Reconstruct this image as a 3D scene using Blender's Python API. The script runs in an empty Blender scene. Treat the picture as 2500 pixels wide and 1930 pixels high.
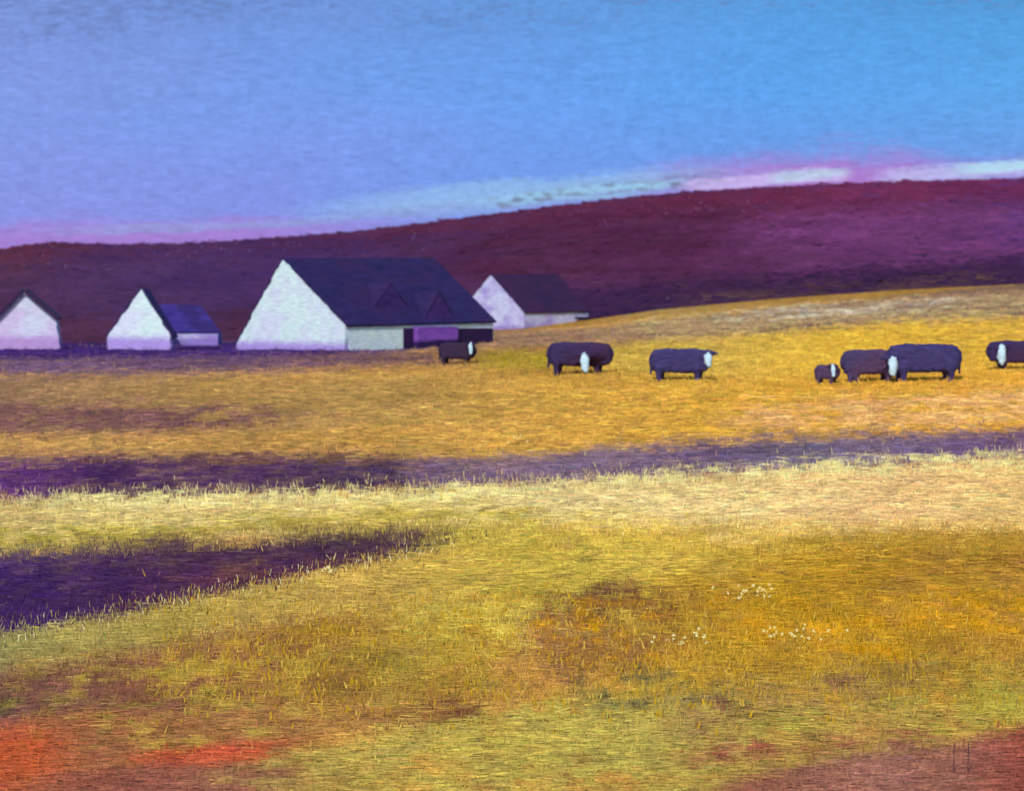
import bpy, bmesh, math, random
import numpy as np
from mathutils import Vector, Matrix

random.seed(7)
S = bpy.context.scene
COL = S.collection

# ------------------------------------------------------------------ camera
F = 3000.0            # focal length in pixels of a 1024 px wide picture
LEVEL = 250.0         # row of the eye level
cam_d = bpy.data.cameras.new('camera')
cam = bpy.data.objects.new('camera', cam_d)
COL.objects.link(cam)
cam_d.sensor_width = 36.0
cam_d.lens = 36.0 * F / 1024.0
cam_d.shift_y = -(395.0 - LEVEL) / 1024.0
cam_d.clip_start = 0.5
cam_d.clip_end = 9000
cam.location = (0, 0, 0)
cam.rotation_euler = (math.radians(90), 0, 0)
S.camera = cam
cam_d.dof.use_dof = True          # long lens, wide open, focused on the near field
cam_d.dof.focus_distance = 54.0
cam_d.dof.aperture_fstop = 1.4

# ------------------------------------------------------------------ light
SUN_EL, SUN_AZ = math.radians(38), math.radians(194)     # azimuth clockwise from +Y: behind the viewer, to the left
W = bpy.data.worlds.new('World')
S.world = W
W.use_nodes = True
wn = W.node_tree
bg = wn.nodes['Background']
sky = wn.nodes.new('ShaderNodeTexSky')
sky.sky_type = 'NISHITA'
sky.sun_disc = False
sky.sun_elevation = SUN_EL
sky.sun_rotation = SUN_AZ
wn.links.new(sky.outputs[0], bg.inputs[0])
bg.inputs[1].default_value = 0.1
sd = bpy.data.lights.new('sun', 'SUN')
sd.energy = 2.6
sd.angle = math.radians(0.6)
sd.color = (1.0, 0.93, 0.84)
sun = bpy.data.objects.new('sun', sd)
COL.objects.link(sun)
sdir = Vector((math.sin(SUN_AZ) * math.cos(SUN_EL), math.cos(SUN_AZ) * math.cos(SUN_EL), math.sin(SUN_EL)))
sun.rotation_euler = sdir.to_track_quat('Z', 'Y').to_euler()
S.view_settings.view_transform = 'Standard'
S.view_settings.look = 'None'
S.view_settings.exposure = 0.1
S.view_settings.gamma = 1.0
S.render.resolution_x, S.render.resolution_y = 1024, 790

# ------------------------------------------------------------------ numpy helpers
def lin(c):
    c = np.asarray(c, dtype=float) / 255.0
    return np.where(c <= 0.04045, c / 12.92, ((c + 0.055) / 1.055) ** 2.4)

def _hash(ix, iy, seed):
    h = (ix.astype(np.int64) * 374761393 + iy.astype(np.int64) * 668265263 + seed * 1442695041) & 0x7fffffff
    h = ((h ^ (h >> 13)) * 1274126177) & 0x7fffffff
    h = ((h ^ (h >> 15)) * 2246822519) & 0x7fffffff
    return (h & 0xffff) / 65535.0

def vnoise(x, y, seed=0):
    ix, iy = np.floor(x), np.floor(y)
    fx, fy = x - ix, y - iy
    ux, uy = fx * fx * (3 - 2 * fx), fy * fy * (3 - 2 * fy)
    a, b = _hash(ix, iy, seed), _hash(ix + 1, iy, seed)
    c, d = _hash(ix, iy + 1, seed), _hash(ix + 1, iy + 1, seed)
    return (a * (1 - ux) + b * ux) * (1 - uy) + (c * (1 - ux) + d * ux) * uy

def fbm(x, y, seed=0, octv=4, gain=0.55):
    s, a, t = 0.0, 1.0, 0.0
    for k in range(octv):
        s = s + a * vnoise(x * 2 ** k + 17.3 * k, y * 2 ** k + 9.1 * k, seed + k)
        t += a
        a *= gain
    return s / t

def sstep(e0, e1, v):
    t = np.clip((v - e0) / (e1 - e0), 0, 1)
    return t * t * (3 - 2 * t)

def curve(pts, x):
    pts = sorted(pts)
    return np.interp(x, [p[0] for p in pts], [p[1] for p in pts])

# the land is planned on a chart in which sx runs across (0..2500) and sy runs down the slope (0..1930)
K = 1024.0 / 2500.0

# ------------------------------------------------------------------ lie of the land
def foot_dist(px):            # distance of the foot of the hill along a bearing
    return 205.0 + 10.0 * np.sin(px / 300.0)

DK = [3, 20, 38, 42, 52, 65, 82, 105, 150, 210, 255, 330]
def row_at(px, D):
    """row at which the ground at distance D shows on bearing px (0..1024), piecewise in D"""
    px = np.asarray(px, float)
    q = np.clip(px, -500, 1524)
    u = (q - 512) / 512.0
    foot = curve([(-500, 352), (0, 346), (300, 344), (420, 338), (586, 324), (655, 313), (778, 301), (901, 292), (1024, 286), (1524, 270)], q)
    ridge = curve([(-500, 262), (0, 248), (50, 240), (102, 243), (205, 241), (270, 236), (348, 230), (451, 217), (512, 209), (573, 201), (680, 189), (844, 180), (1024, 175), (1524, 160)], q)
    base = curve([(-500, 356), (0, 349), (410, 347), (520, 338), (700, 333), (1024, 314), (1524, 298)], q)
    rows = [250 + 9.2 * F / 3 + 0 * q, 250 + 8.6 * F / 20 + 0 * q, 250 + 7.65 * F / 38 + 0 * q, 792 - 6 * u, 655 - 10 * u, 552 - 14 * u, 462 - 15 * u, 386 - 10 * u,
            base, foot, foot * 0.45 + ridge * 0.55, ridge]
    z = [-(r - LEVEL) * d / F for r, d in zip(rows, DK)]      # heights, interpolated smoothly in distance
    D = np.asarray(D, float)
    zz = np.zeros(np.broadcast(px, D).shape)
    Db = np.broadcast_to(D, zz.shape)
    for i in range(len(DK) - 1):
        m = (Db >= DK[i]) & (Db <= DK[i + 1]) if i < len(DK) - 2 else (Db >= DK[i])
        t = (Db - DK[i]) / (DK[i + 1] - DK[i])
        za, zb = np.broadcast_to(z[i], zz.shape), np.broadcast_to(z[i + 1], zz.shape)
        zz = np.where(m, za + (zb - za) * np.clip(t, 0, 1), zz)
    over = Db > 330
    zz = np.where(over, np.broadcast_to(z[-1], zz.shape) - 0.0009 * (Db - 330) ** 2, zz)
    zz = np.maximum(zz, -14.0)
    return zz

def ground_z(px, D):
    z = row_at(px, D)
    # smooth the joints by averaging a little along the distance
    for k in (0.97, 1.03, 0.94, 1.06):
        z = z + row_at(px, np.clip(np.asarray(D, float) * k, 3, 4000))
    z = z / 5.0
    X = (np.asarray(px) - 512) / F * D
    und = (fbm(X / 9.0, np.asarray(D) / 14.0, 5, 3) - 0.5) * 0.35 * np.clip(np.asarray(D) / 60, 0.2, 1.0) * (np.asarray(D) < 190)
    return z + und

def G(px, D):
    """world point on the ground"""
    z = float(ground_z(np.array([float(px)]), np.array([float(D)]))[0])
    return Vector(((px - 512) / F * D, D, z))

_Dt = np.linspace(38, 330, 1500)
def D_of(px, row, lo=40, hi=200):
    """distance at which the ground reaches a given row on bearing px"""
    z = ground_z(np.full_like(_Dt, px), _Dt)
    r = LEVEL - z * F / _Dt
    for d, rr in zip(_Dt, r):
        if d >= lo and rr <= row:
            return float(d)
    return hi

# ------------------------------------------------------------------ colours of the land (sRGB as the soil and crops have them)
def paint(sx, sy, X, Y, base, layers):
    """lay patches of vegetation over one another; each edge frays with the ground itself"""
    col = np.empty(sx.shape + (3,)); col[:] = lin(base)
    cov = np.full(sx.shape, 0.75)
    nA = fbm(X / 1.6, Y / 1.9, 11, 5, 0.6)
    nB = fbm(X / 0.22, Y / 2.2, 31, 3, 0.6)
    nC = fbm(X / 7.0, Y / 5.0, 41, 3)
    nF = fbm(X / 0.34, Y / 0.7, 51, 3, 0.75)
    fray = (nA - 0.5) * 1.5 + (nB - 0.5) * 1.1 + (nC - 0.5) * 0.5 + (nF - 0.5) * 1.5
    for L in layers:
        c, top, bot = L[0], curve(L[1], sx), curve(L[2], sx)
        o = L[3] if len(L) > 3 else {}
        st, sb = o.get('st', 18), o.get('sb', 18)
        x0, x1, sxw = o.get('x0', -9e5), o.get('x1', 9e5), o.get('sw', 90)
        fr = o.get('fr', 1.0)
        m = sstep(-1, 1, (sy - top) / st + fray * fr) * sstep(-1, 1, (bot - sy) / sb + fray * fr)
        m = m * sstep(-1, 1, (sx - x0) / sxw + fray * fr) * sstep(-1, 1, (x1 - sx) / sxw + fray * fr)
        if 'dry' in o:          # broken cover
            m = m * sstep(-0.28, 0.28, fray * 0.6 + (o['dry'] - 0.5))
        m = m * o.get('op', 1.0)
        if isinstance(c, dict):                      # colour changes across the land
            ks = sorted(c)
            cc = np.stack([np.interp(sx, ks, [lin(c[k])[j] for k in ks]) for j in range(3)], -1)
        else:
            cc = lin(c)
        col = col * (1 - m[..., None]) + cc * m[..., None]
        if 'cov' in o:
            cov = cov * (1 - m) + o['cov'] * m
    gN = fbm(X / 0.9, Y / 2.6, 201, 4, .65)
    gM = fbm(X / 0.35, Y / 1.1, 211, 4, .7)
    gL = fbm(X / 4.0, Y / 6.0, 221, 3, .6)
    col = col * (1 + (gN - .5) * .75 + (gL - .5) * .35)[..., None]
    sc_ = (sstep(.50, .64, gM + (gN - .5) * .7) * .36)[..., None]
    col = col * (1 - sc_) + (col * .35 + lin((92, 58, 72)) * .45) * sc_
    return col * 1.06, cov

FIELD = [
    # foot of the hill and the upper field
    ((148, 118, 92), [(0, 835), (1430, 800), (2500, 690)], [(0, 900), (1430, 850), (1900, 830), (2500, 800)], dict(st=6, sb=20, cov=.55)),
    ((178, 160, 110), [(1500, 770), (1900, 745), (2500, 715)], [(1500, 830), (1900, 815), (2500, 790)], dict(x0=1550, st=12, dry=.5, cov=.6)),
    ((196, 190, 176), [(1500, 780), (1950, 752), (2250, 735), (2500, 712)], [(1500, 800), (1950, 772), (2250, 752), (2500, 730)], dict(x0=1820, x1=2320, st=8, sb=8, dry=.42)),
    ({1400: (186, 160, 66), 1700: (206, 174, 78), 2100: (216, 174, 58), 2500: (210, 168, 64)}, [(1100, 850), (1500, 838), (1900, 810), (2200, 785), (2500, 775)], [(0, 1130), (2500, 1060)], dict(x0=1480, sw=60, st=14, cov=.85)),
    ((160, 140, 42), [(1000, 858), (1340, 856)], [(1000, 905), (1700, 905)], dict(x0=1160, x1=1420, st=10, sb=10, sw=30, cov=.7)),
    # middle field
    ({0: (156, 122, 90), 500: (168, 134, 76), 1000: (182, 146, 78), 1400: (204, 160, 68), 1900: (216, 166, 62), 2500: (210, 158, 58)}, [(0, 915), (700, 910), (1200, 905), (1700, 925), (2500, 905)], [(0, 1140), (1250, 1130), (2500, 1085)], dict(st=22, cov=.72)),
    ((126, 88, 86), [(0, 985), (700, 990)], [(0, 1062), (700, 1048)], dict(x1=700, sw=200, st=22, sb=18, dry=.68, cov=.6)),
    ({0: (190, 148, 84), 600: (194, 150, 80), 1300: (202, 156, 70), 1800: (212, 164, 56)}, [(0, 1062), (600, 1055), (1100, 1030), (1700, 985)], [(0, 1125), (1250, 1118), (1700, 1075)], dict(x1=1850, st=16, sb=12, dry=.7, cov=.65)),
    ((228, 176, 110), [(1700, 985), (2500, 960)], [(1700, 1040), (2500, 1030)], dict(x0=1800, st=20, sb=20, dry=.6)),
    # dark strip before the cottages
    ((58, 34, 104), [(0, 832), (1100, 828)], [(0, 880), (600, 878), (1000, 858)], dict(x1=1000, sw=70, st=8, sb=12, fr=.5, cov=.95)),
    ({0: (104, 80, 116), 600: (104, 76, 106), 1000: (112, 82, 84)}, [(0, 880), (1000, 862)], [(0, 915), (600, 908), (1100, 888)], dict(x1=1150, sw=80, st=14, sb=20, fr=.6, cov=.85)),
    # first heather strip
    ({0: (92, 48, 114), 230: (70, 40, 88), 600: (78, 48, 92), 950: (62, 46, 84), 1050: (116, 92, 124), 1400: (122, 104, 132), 1700: (106, 86, 118), 2000: (112, 102, 130), 2500: (108, 80, 124)},
     [(0, 1124), (230, 1112), (700, 1112), (1000, 1114), (1250, 1118), (1600, 1085), (1800, 1070), (2500, 1050)], [(0, 1222), (600, 1212), (1000, 1195), (1400, 1178), (2000, 1152), (2500, 1118)], dict(st=20, sb=16, fr=1.0, cov=.93)),
    ((96, 62, 52), [(0, 1120), (1000, 1115)], [(0, 1135), (1000, 1132)], dict(x0=200, x1=1000, dry=.45)),
    ((158, 128, 92), [(0, 1140), (1000, 1128), (2500, 1062)], [(0, 1215), (1400, 1172), (2500, 1112)], dict(dry=.36, op=.4)),
    # pale grass strip
    ({0: (208, 186, 116), 500: (210, 188, 122), 1000: (214, 190, 112), 1300: (224, 204, 138), 1800: (226, 198, 134), 2200: (222, 184, 124), 2500: (220, 186, 118)},
     [(0, 1222), (600, 1212), (1000, 1194), (1400, 1178), (2000, 1150), (2500, 1118)], [(0, 1345), (700, 1320), (1250, 1290), (1900, 1310), (2500, 1290)], dict(st=10, sb=20, cov=.8)),
    ((224, 214, 146), [(0, 1215), (1000, 1188), (1400, 1172), (1800, 1128), (2500, 1100)], [(0, 1245), (1000, 1222), (1400, 1190), (1800, 1168), (2500, 1140)], dict(st=8, sb=10, dry=.5)),
    ((172, 158, 62), [(0, 1290), (1000, 1250)], [(0, 1360), (1000, 1310)], dict(x1=1150, st=20, sb=20, dry=.6, cov=.7)),
    # gold and olive mid ground
    ({0: (176, 160, 82), 600: (178, 150, 76), 1100: (186, 168, 70), 1500: (200, 174, 74), 2000: (194, 160, 58), 2500: (186, 148, 54)}, [(0, 1350), (1100, 1260), (2500, 1290)], [(0, 1700), (2500, 1500)], dict(st=40, sb=40, cov=.75)),
    ({1400: (180, 146, 48), 2000: (178, 138, 36), 2500: (172, 130, 48)}, [(1400, 1440), (1900, 1370), (2200, 1330), (2500, 1350)], [(1400, 1760), (2500, 1720)], dict(x0=1480, sw=160, st=40, sb=50, cov=.72)),
    ((228, 196, 118), [(1700, 1290), (2500, 1250)], [(1700, 1320), (2500, 1285)], dict(x0=1700, dry=.5)),
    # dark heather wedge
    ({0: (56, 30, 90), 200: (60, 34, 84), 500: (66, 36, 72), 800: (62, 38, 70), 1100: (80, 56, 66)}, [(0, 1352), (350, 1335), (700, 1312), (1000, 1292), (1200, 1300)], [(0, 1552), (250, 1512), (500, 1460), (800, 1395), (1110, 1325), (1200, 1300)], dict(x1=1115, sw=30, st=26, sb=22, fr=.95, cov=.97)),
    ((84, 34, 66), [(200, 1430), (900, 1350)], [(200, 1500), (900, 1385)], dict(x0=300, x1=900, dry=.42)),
    ((130, 106, 74), [(0, 1362), (700, 1325), (1100, 1300)], [(0, 1480), (500, 1420), (1100, 1322)], dict(x1=1100, dry=.33, op=.3)),
    # tan slope below it
    ({0: (150, 144, 84), 400: (172, 152, 76), 900: (194, 162, 80), 1300: (188, 166, 66)}, [(0, 1552), (250, 1512), (500, 1460), (800, 1395), (1110, 1330)], [(0, 1640), (400, 1580), (800, 1500), (1300, 1450)], dict(x1=1400, sw=150, st=10, sb=25, cov=.8)),
    # brown heath
    ({0: (120, 80, 72), 300: (138, 90, 70), 700: (146, 106, 58), 1100: (160, 132, 56)}, [(0, 1640), (400, 1575), (800, 1500), (1200, 1480)], [(0, 1800), (600, 1760), (1100, 1700)], dict(x1=1050, sw=160, st=25, sb=25, cov=.7)),
    ((170, 136, 34), [(400, 1590), (1000, 1500)], [(400, 1720), (1000, 1690)], dict(x0=380, x1=1200, dry=.45)),
    ((92, 92, 52), [(0, 1710), (400, 1700)], [(0, 1760), (400, 1730)], dict(x1=420, dry=.5, st=12)),
    ((170, 146, 62), [(0, 1620), (400, 1590), (1000, 1560)], [(0, 1760), (500, 1770), (1000, 1740)], dict(x0=80, dry=.42, st=20, sb=20)),
    # rust and red earth, lower left
    ({0: (176, 88, 58), 150: (158, 96, 62), 400: (154, 106, 64), 800: (158, 116, 62)}, [(0, 1770), (150, 1735), (500, 1735), (900, 1690)], [(0, 1960), (600, 1860), (1000, 1760)], dict(x1=900, sw=120, st=22, cov=.9)),
    ((182, 84, 54), [(250, 1850), (400, 1830), (800, 1790)], [(250, 1880), (600, 1872), (800, 1820)], dict(x0=330, x1=720, sw=120, st=14, sb=12, fr=.6, cov=.95)),
    ((190, 92, 52), [(0, 1790)], [(0, 1900)], dict(x1=150, sw=60, fr=.6, cov=.95)),
    ({100: (146, 84, 66), 600: (146, 94, 74)}, [(100, 1880), (500, 1870), (800, 1850)], [(0, 2600)], dict(x0=120, x1=760, sw=60, st=16, fr=.6, cov=.9)),
    # olive green, bottom middle
    ({600: (172, 150, 78), 1100: (184, 166, 76), 1500: (172, 158, 74), 2000: (164, 136, 66), 2400: (170, 148, 60)}, [(500, 1880), (900, 1800), (1200, 1710), (1500, 1690), (2000, 1640), (2500, 1600)], [(0, 2600)], dict(x0=640, sw=120, st=40, dry=.78, cov=.62)),
    ((126, 78, 52), [(900, 1740), (1200, 1690)], [(900, 1790), (1200, 1740)], dict(x0=860, x1=1180, sw=60, st=14, sb=14, dry=.6)),
    # dark patch, middle
    ({1300: (110, 66, 74), 1500: (118, 78, 62), 1750: (132, 92, 54)}, [(1280, 1500), (1500, 1420), (1750, 1470)], [(1280, 1680), (1500, 1660), (1750, 1560)], dict(x0=1270, x1=1700, sw=60, st=30, sb=30, dry=.58, cov=.6)),
    ((176, 150, 66), [(100, 1740), (700, 1720), (1100, 1690)], [(100, 1840), (700, 1800), (1100, 1760)], dict(x0=150, x1=1000, dry=.42)),
    ((196, 146, 20), [(1300, 1470), (2500, 1440)], [(1300, 1650), (2500, 1600)], dict(x0=1260, dry=.33)),
    ((104, 96, 64), [(1450, 1640), (1800, 1640)], [(1450, 1720), (1800, 1710)], dict(x0=1420, x1=1850, dry=.42)),
    ((132, 86, 68), [(1850, 1660), (2300, 1640)], [(1850, 1800), (2300, 1720)], dict(x0=1780, x1=2350, sw=120, dry=.42)),
    ((172, 160, 66), [(1900, 1740), (2500, 1660)], [(1900, 1830), (2500, 1775)], dict(x0=1850, st=20, dry=.5)),
    # red earth, lower right
    ({1800: (142, 92, 70), 2150: (148, 102, 86), 2350: (142, 92, 76), 2500: (146, 76, 60)}, [(1650, 1925), (1850, 1888), (2150, 1828), (2350, 1800), (2500, 1768)], [(0, 2600)], dict(x0=1760, sw=90, st=24, fr=1.1, cov=.85)),
    ((154, 92, 66), [(1650, 1840), (2200, 1770)], [(1650, 1880), (2200, 1812)], dict(x0=1700, x1=2250, sw=90, st=16, sb=14, dry=.5)),
]
HILL = [
    ({0: (74, 44, 80), 400: (70, 46, 96), 700: (64, 38, 90), 1000: (70, 38, 84), 1300: (76, 38, 78), 1700: (80, 36, 76), 2100: (92, 46, 96), 2400: (94, 48, 102), 2500: (82, 48, 112)}, [(0, 0)], [(0, 3000)], dict(cov=.8)),
    ((128, 58, 62), [(0, 600)], [(0, 650)], dict(x1=50, sw=40, st=20, sb=24, dry=.6)),
    ({0: (88, 36, 60), 600: (82, 36, 66), 1200: (84, 32, 64), 1900: (100, 34, 70), 2500: (104, 38, 84)}, [(0, 575), (600, 575), (1250, 500), (2500, 420)], [(0, 640), (600, 620), (1250, 560), (2500, 505)], dict(dry=.7, st=10, sb=24, cov=.75)),
    ((64, 40, 96), [(0, 598), (850, 570)], [(0, 700), (850, 690)], dict(x0=200, x1=900, dry=.45, sb=30)),
    ((116, 58, 118), [(1700, 520), (2500, 500)], [(1700, 640), (2500, 660)], dict(x0=1900, sw=200, dry=.42, sb=40)),
    ((72, 26, 62), [(700, 600), (1400, 520)], [(700, 700), (1900, 660)], dict(x0=1150, x1=1750, dry=.5, sb=40)),
    ((52, 28, 70), [(1250, 712), (1700, 690), (2500, 632)], [(1250, 830), (2500, 730)], dict(x0=1230, sw=120, st=26, fr=.6, cov=.95)),
    ((88, 62, 64), [(1700, 725), (2000, 708), (2500, 684)], [(1700, 770), (2500, 715)], dict(x0=1750, sw=150, st=12, dry=.5, cov=.7)),
    ((70, 38, 70), [(0, 780), (1000, 770)], [(0, 870)], dict(x1=1250, st=20)),
]
# ------------------------------------------------------------------ materials
def nt(m):
    m.use_nodes = True
    t = m.node_tree
    return t, t.nodes, t.links, t.nodes['Principled BSDF']

def mnode(N, L, op, a, b=None, c=None, clamp=False):
    n = N.new('ShaderNodeMath'); n.operation = op; n.use_clamp = clamp
    for i, v in enumerate((a, b, c)):
        if v is None: continue
        if isinstance(v, (int, float)): n.inputs[i].default_value = v
        else: L.new(v, n.inputs[i])
    return n.outputs[0]

def noise(N, L, vec, sc, detail=4, rough=0.6, loc=(0, 0, 0), rot=(0, 0, 0), dist=0.0):
    mp = N.new('ShaderNodeMapping')
    mp.inputs['Scale'].default_value = sc
    mp.inputs['Location'].default_value = loc
    mp.inputs['Rotation'].default_value = rot
    L.new(vec, mp.inputs['Vector'])
    n = N.new('ShaderNodeTexNoise')
    n.inputs['Scale'].default_value = 1.0
    n.inputs['Detail'].default_value = detail
    n.inputs['Roughness'].default_value = rough
    n.inputs['Distortion'].default_value = dist
    L.new(mp.outputs[0], n.inputs['Vector'])
    return n.outputs['Fac']

def mix(N, L, fac, a, b, mode='MIX'):
    n = N.new('ShaderNodeMix'); n.data_type = 'RGBA'; n.blend_type = mode
    if isinstance(fac, (int, float)): n.inputs[0].default_value = fac
    else: L.new(fac, n.inputs[0])
    for k, v in ((6, a), (7, b)):
        if isinstance(v, tuple): n.inputs[k].default_value = (*v, 1) if len(v) == 3 else v
        else: L.new(v, n.inputs[k])
    return n.outputs[2]

def ramp(N, L, v, e0, e1, lo=0.0, hi=1.0):
    n = N.new('ShaderNodeMapRange'); n.interpolation_type = 'SMOOTHSTEP'
    n.inputs['From Min'].default_value = e0; n.inputs['From Max'].default_value = e1
    n.inputs['To Min'].default_value = lo; n.inputs['To Max'].default_value = hi
    L.new(v, n.inputs['Value'])
    return n.outputs[0]

def gain(N, L, col, fac):
    cb = N.new('ShaderNodeCombineColor')
    for i in range(3): L.new(fac, cb.inputs[i])
    return mix(N, L, 1.0, col, cb.outputs[0], 'MULTIPLY')

def land_material(name, sx, sy, under, bump=0.06, grain=1.0, contrast=1.0):
    """cover colour over a darker under-growth, broken up by streaky wear across and along the slope"""
    m = bpy.data.materials.new(name)
    t, N, L, P = nt(m)
    g = N.new('ShaderNodeNewGeometry').outputs['Position']
    at = N.new('ShaderNodeAttribute'); at.attribute_name = 'cover_colour'
    cv = N.new('ShaderNodeAttribute'); cv.attribute_name = 'cover'
    across = noise(N, L, g, (2.6 * sx, 8.0 * sy, 2.0), 6, 0.75, dist=0.4)
    thread = noise(N, L, g, (5.0 * sx, 20.0 * sy, 6), 3, 0.6, loc=(3, 5, 1))
    along = noise(N, L, g, (13.0 * sx, 1.1 * sy, 2), 3, 0.6, loc=(9, 2, 4))
    big = noise(N, L, g, (0.35 * sx, 0.55 * sy, 0.4), 3, 0.6, loc=(1, 8, 3))
    h = mnode(N, L, 'ADD', mnode(N, L, 'MULTIPLY', across, 0.62), mnode(N, L, 'MULTIPLY', thread, 0.28))
    h = mnode(N, L, 'ADD', h, mnode(N, L, 'MULTIPLY', along, 0.10))            # centred on 0.5
    thr = mnode(N, L, 'SUBTRACT', mnode(N, L, 'ADD', h, mnode(N, L, 'MULTIPLY', mnode(N, L, 'SUBTRACT', cv.outputs['Fac'], 0.5), 0.55)), 0.5)
    thr = mnode(N, L, 'ADD', thr, mnode(N, L, 'MULTIPLY', mnode(N, L, 'SUBTRACT', big, 0.5), 0.25))
    msk = ramp(N, L, thr, -0.05, 0.07)
    uc = mix(N, L, ramp(N, L, big, 0.4, 0.6), tuple(lin(under[0])), tuple(lin(under[1])))
    uc = mix(N, L, 0.45, uc, at.outputs['Color'])
    base = mix(N, L, msk, uc, at.outputs['Color'])
    v = ramp(N, L, h, 0.32, 0.68, 1 - 0.42 * contrast, 1 + 0.42 * contrast)
    base = gain(N, L, base, v)
    # small hue drift
    hue = N.new('ShaderNodeHueSaturation')
    L.new(ramp(N, L, noise(N, L, g, (0.8 * sx, 1.6 * sy, 1), 4, 0.7, loc=(40, 3, 2)), 0.3, 0.7, 0.485, 0.515), hue.inputs['Hue'])
    L.new(base, hue.inputs['Color'])
    L.new(hue.outputs[0], P.inputs['Base Color'])
    P.inputs['Roughness'].default_value = 0.9
    P.inputs['Specular IOR Level'].default_value = 0.0
    b = N.new('ShaderNodeBump'); b.inputs['Strength'].default_value = 1.0; b.inputs['Distance'].default_value = bump
    L.new(h, b.inputs['Height']); L.new(b.outputs[0], P.inputs['Normal'])
    return m

def dabbed(name, c1, c2, c3=None, scale=3.0, rough=0.7, bump=0.02, base_tint=None, strokes=(0.5, 0.5, 4.0), attr=None):
    """uneven brushed coat in two or three tones, in object space"""
    m = bpy.data.materials.new(name)
    t, N, L, P = nt(m)
    tc = N.new('ShaderNodeTexCoord').outputs['Object']
    a = noise(N, L, tc, tuple(scale * s for s in strokes), 5, 0.65, dist=0.3)
    f = noise(N, L, tc, (scale * 1.2, scale * 1.2, scale * 9), 3, 0.6, loc=(4, 4, 4))
    bgn = noise(N, L, tc, (0.5, 0.5, 0.6), 3, 0.6, loc=(7, 1, 2))
    col = mix(N, L, ramp(N, L, a, 0.36, 0.64), tuple(lin(c1)), tuple(lin(c2)))
    if c3: col = mix(N, L, ramp(N, L, bgn, 0.42, 0.62), col, tuple(lin(c3)))
    if base_tint:  # tint fading upward from the foot; on cottage walls a painted-in purple glow
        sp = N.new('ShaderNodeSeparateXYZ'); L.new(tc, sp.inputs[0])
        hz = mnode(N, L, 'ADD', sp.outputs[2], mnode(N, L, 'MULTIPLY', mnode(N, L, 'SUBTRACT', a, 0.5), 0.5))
        col = mix(N, L, ramp(N, L, hz, base_tint[1], base_tint[2], 1.0, 0.0), col, tuple(lin(base_tint[0])))
    if attr:
        at = N.new('ShaderNodeAttribute'); at.attribute_name = attr
        jag = mnode(N, L, 'ADD', at.outputs['Fac'], mnode(N, L, 'MULTIPLY', mnode(N, L, 'SUBTRACT', f, 0.5), 0.9))
        col = mix(N, L, ramp(N, L, jag, 0.38, 0.62), col, tuple(lin((188, 222, 244))))
    col = gain(N, L, col, ramp(N, L, f, 0.3, 0.7, 0.84, 1.14))
    L.new(col, P.inputs['Base Color'])
    P.inputs['Roughness'].default_value = rough
    P.inputs['Specular IOR Level'].default_value = 0.2
    b = N.new('ShaderNodeBump'); b.inputs['Strength'].default_value = 0.9; b.inputs['Distance'].default_value = bump
    hh = mnode(N, L, 'ADD', mnode(N, L, 'MULTIPLY', a, 0.5), mnode(N, L, 'MULTIPLY', f, 0.6))
    L.new(hh, b.inputs['Height']); L.new(b.outputs[0], P.inputs['Normal'])
    return m

# ------------------------------------------------------------------ object helpers
def tag(o, label=None, cat=None, group=None, kind=None):
    if label: o['label'] = label
    if cat: o['category'] = cat
    if group: o['group'] = group
    if kind: o['kind'] = kind
    return o

def empty(name, loc, rz=0.0, **k):
    o = bpy.data.objects.new(name, None)
    o.empty_display_size = 0.3
    COL.objects.link(o)
    o.location = loc; o.rotation_euler = (0, 0, rz)
    return tag(o, **k)

def mesh_obj(name, verts, faces, mat, parent=None, smooth=False):
    me = bpy.data.meshes.new(name)
    me.from_pydata([tuple(v) for v in verts], [], faces)
    me.update()
    o = bpy.data.objects.new(name, me)
    COL.objects.link(o)
    if mat: me.materials.append(mat)
    if parent: o.parent = parent
    if smooth: me.polygons.foreach_set('use_smooth', [True] * len(me.polygons))
    return o

def grid_obj(name, P, mat, col=None, cov=None):
    n, m = P.shape[:2]
    me = bpy.data.meshes.new(name)
    me.vertices.add(n * m)
    me.vertices.foreach_set('co', P.reshape(-1).astype(np.float32))
    idx = np.arange(n * m).reshape(n, m)
    q = np.stack([idx[:-1, :-1], idx[:-1, 1:], idx[1:, 1:], idx[1:, :-1]], -1).reshape(-1)
    nf = (n - 1) * (m - 1)
    me.loops.add(nf * 4); me.loops.foreach_set('vertex_index', q.astype(np.int32))
    me.polygons.add(nf)
    me.polygons.foreach_set('loop_start', np.arange(0, nf * 4, 4, dtype=np.int32))
    me.polygons.foreach_set('loop_total', np.full(nf, 4, dtype=np.int32))
    me.polygons.foreach_set('use_smooth', np.ones(nf, dtype=bool))
    me.update(calc_edges=True)
    if col is not None:
        a = me.color_attributes.new('cover_colour', 'FLOAT_COLOR', 'POINT')
        c4 = np.ones((n * m, 4), np.float32); c4[:, :3] = col.reshape(-1, 3)
        a.data.foreach_set('color', c4.reshape(-1))
    if cov is not None:
        a = me.attributes.new('cover', 'FLOAT', 'POINT')
        a.data.foreach_set('value', cov.reshape(-1).astype(np.float32))
    me.materials.append(mat)
    o = bpy.data.objects.new(name, me)
    COL.objects.link(o)
    return o

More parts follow.
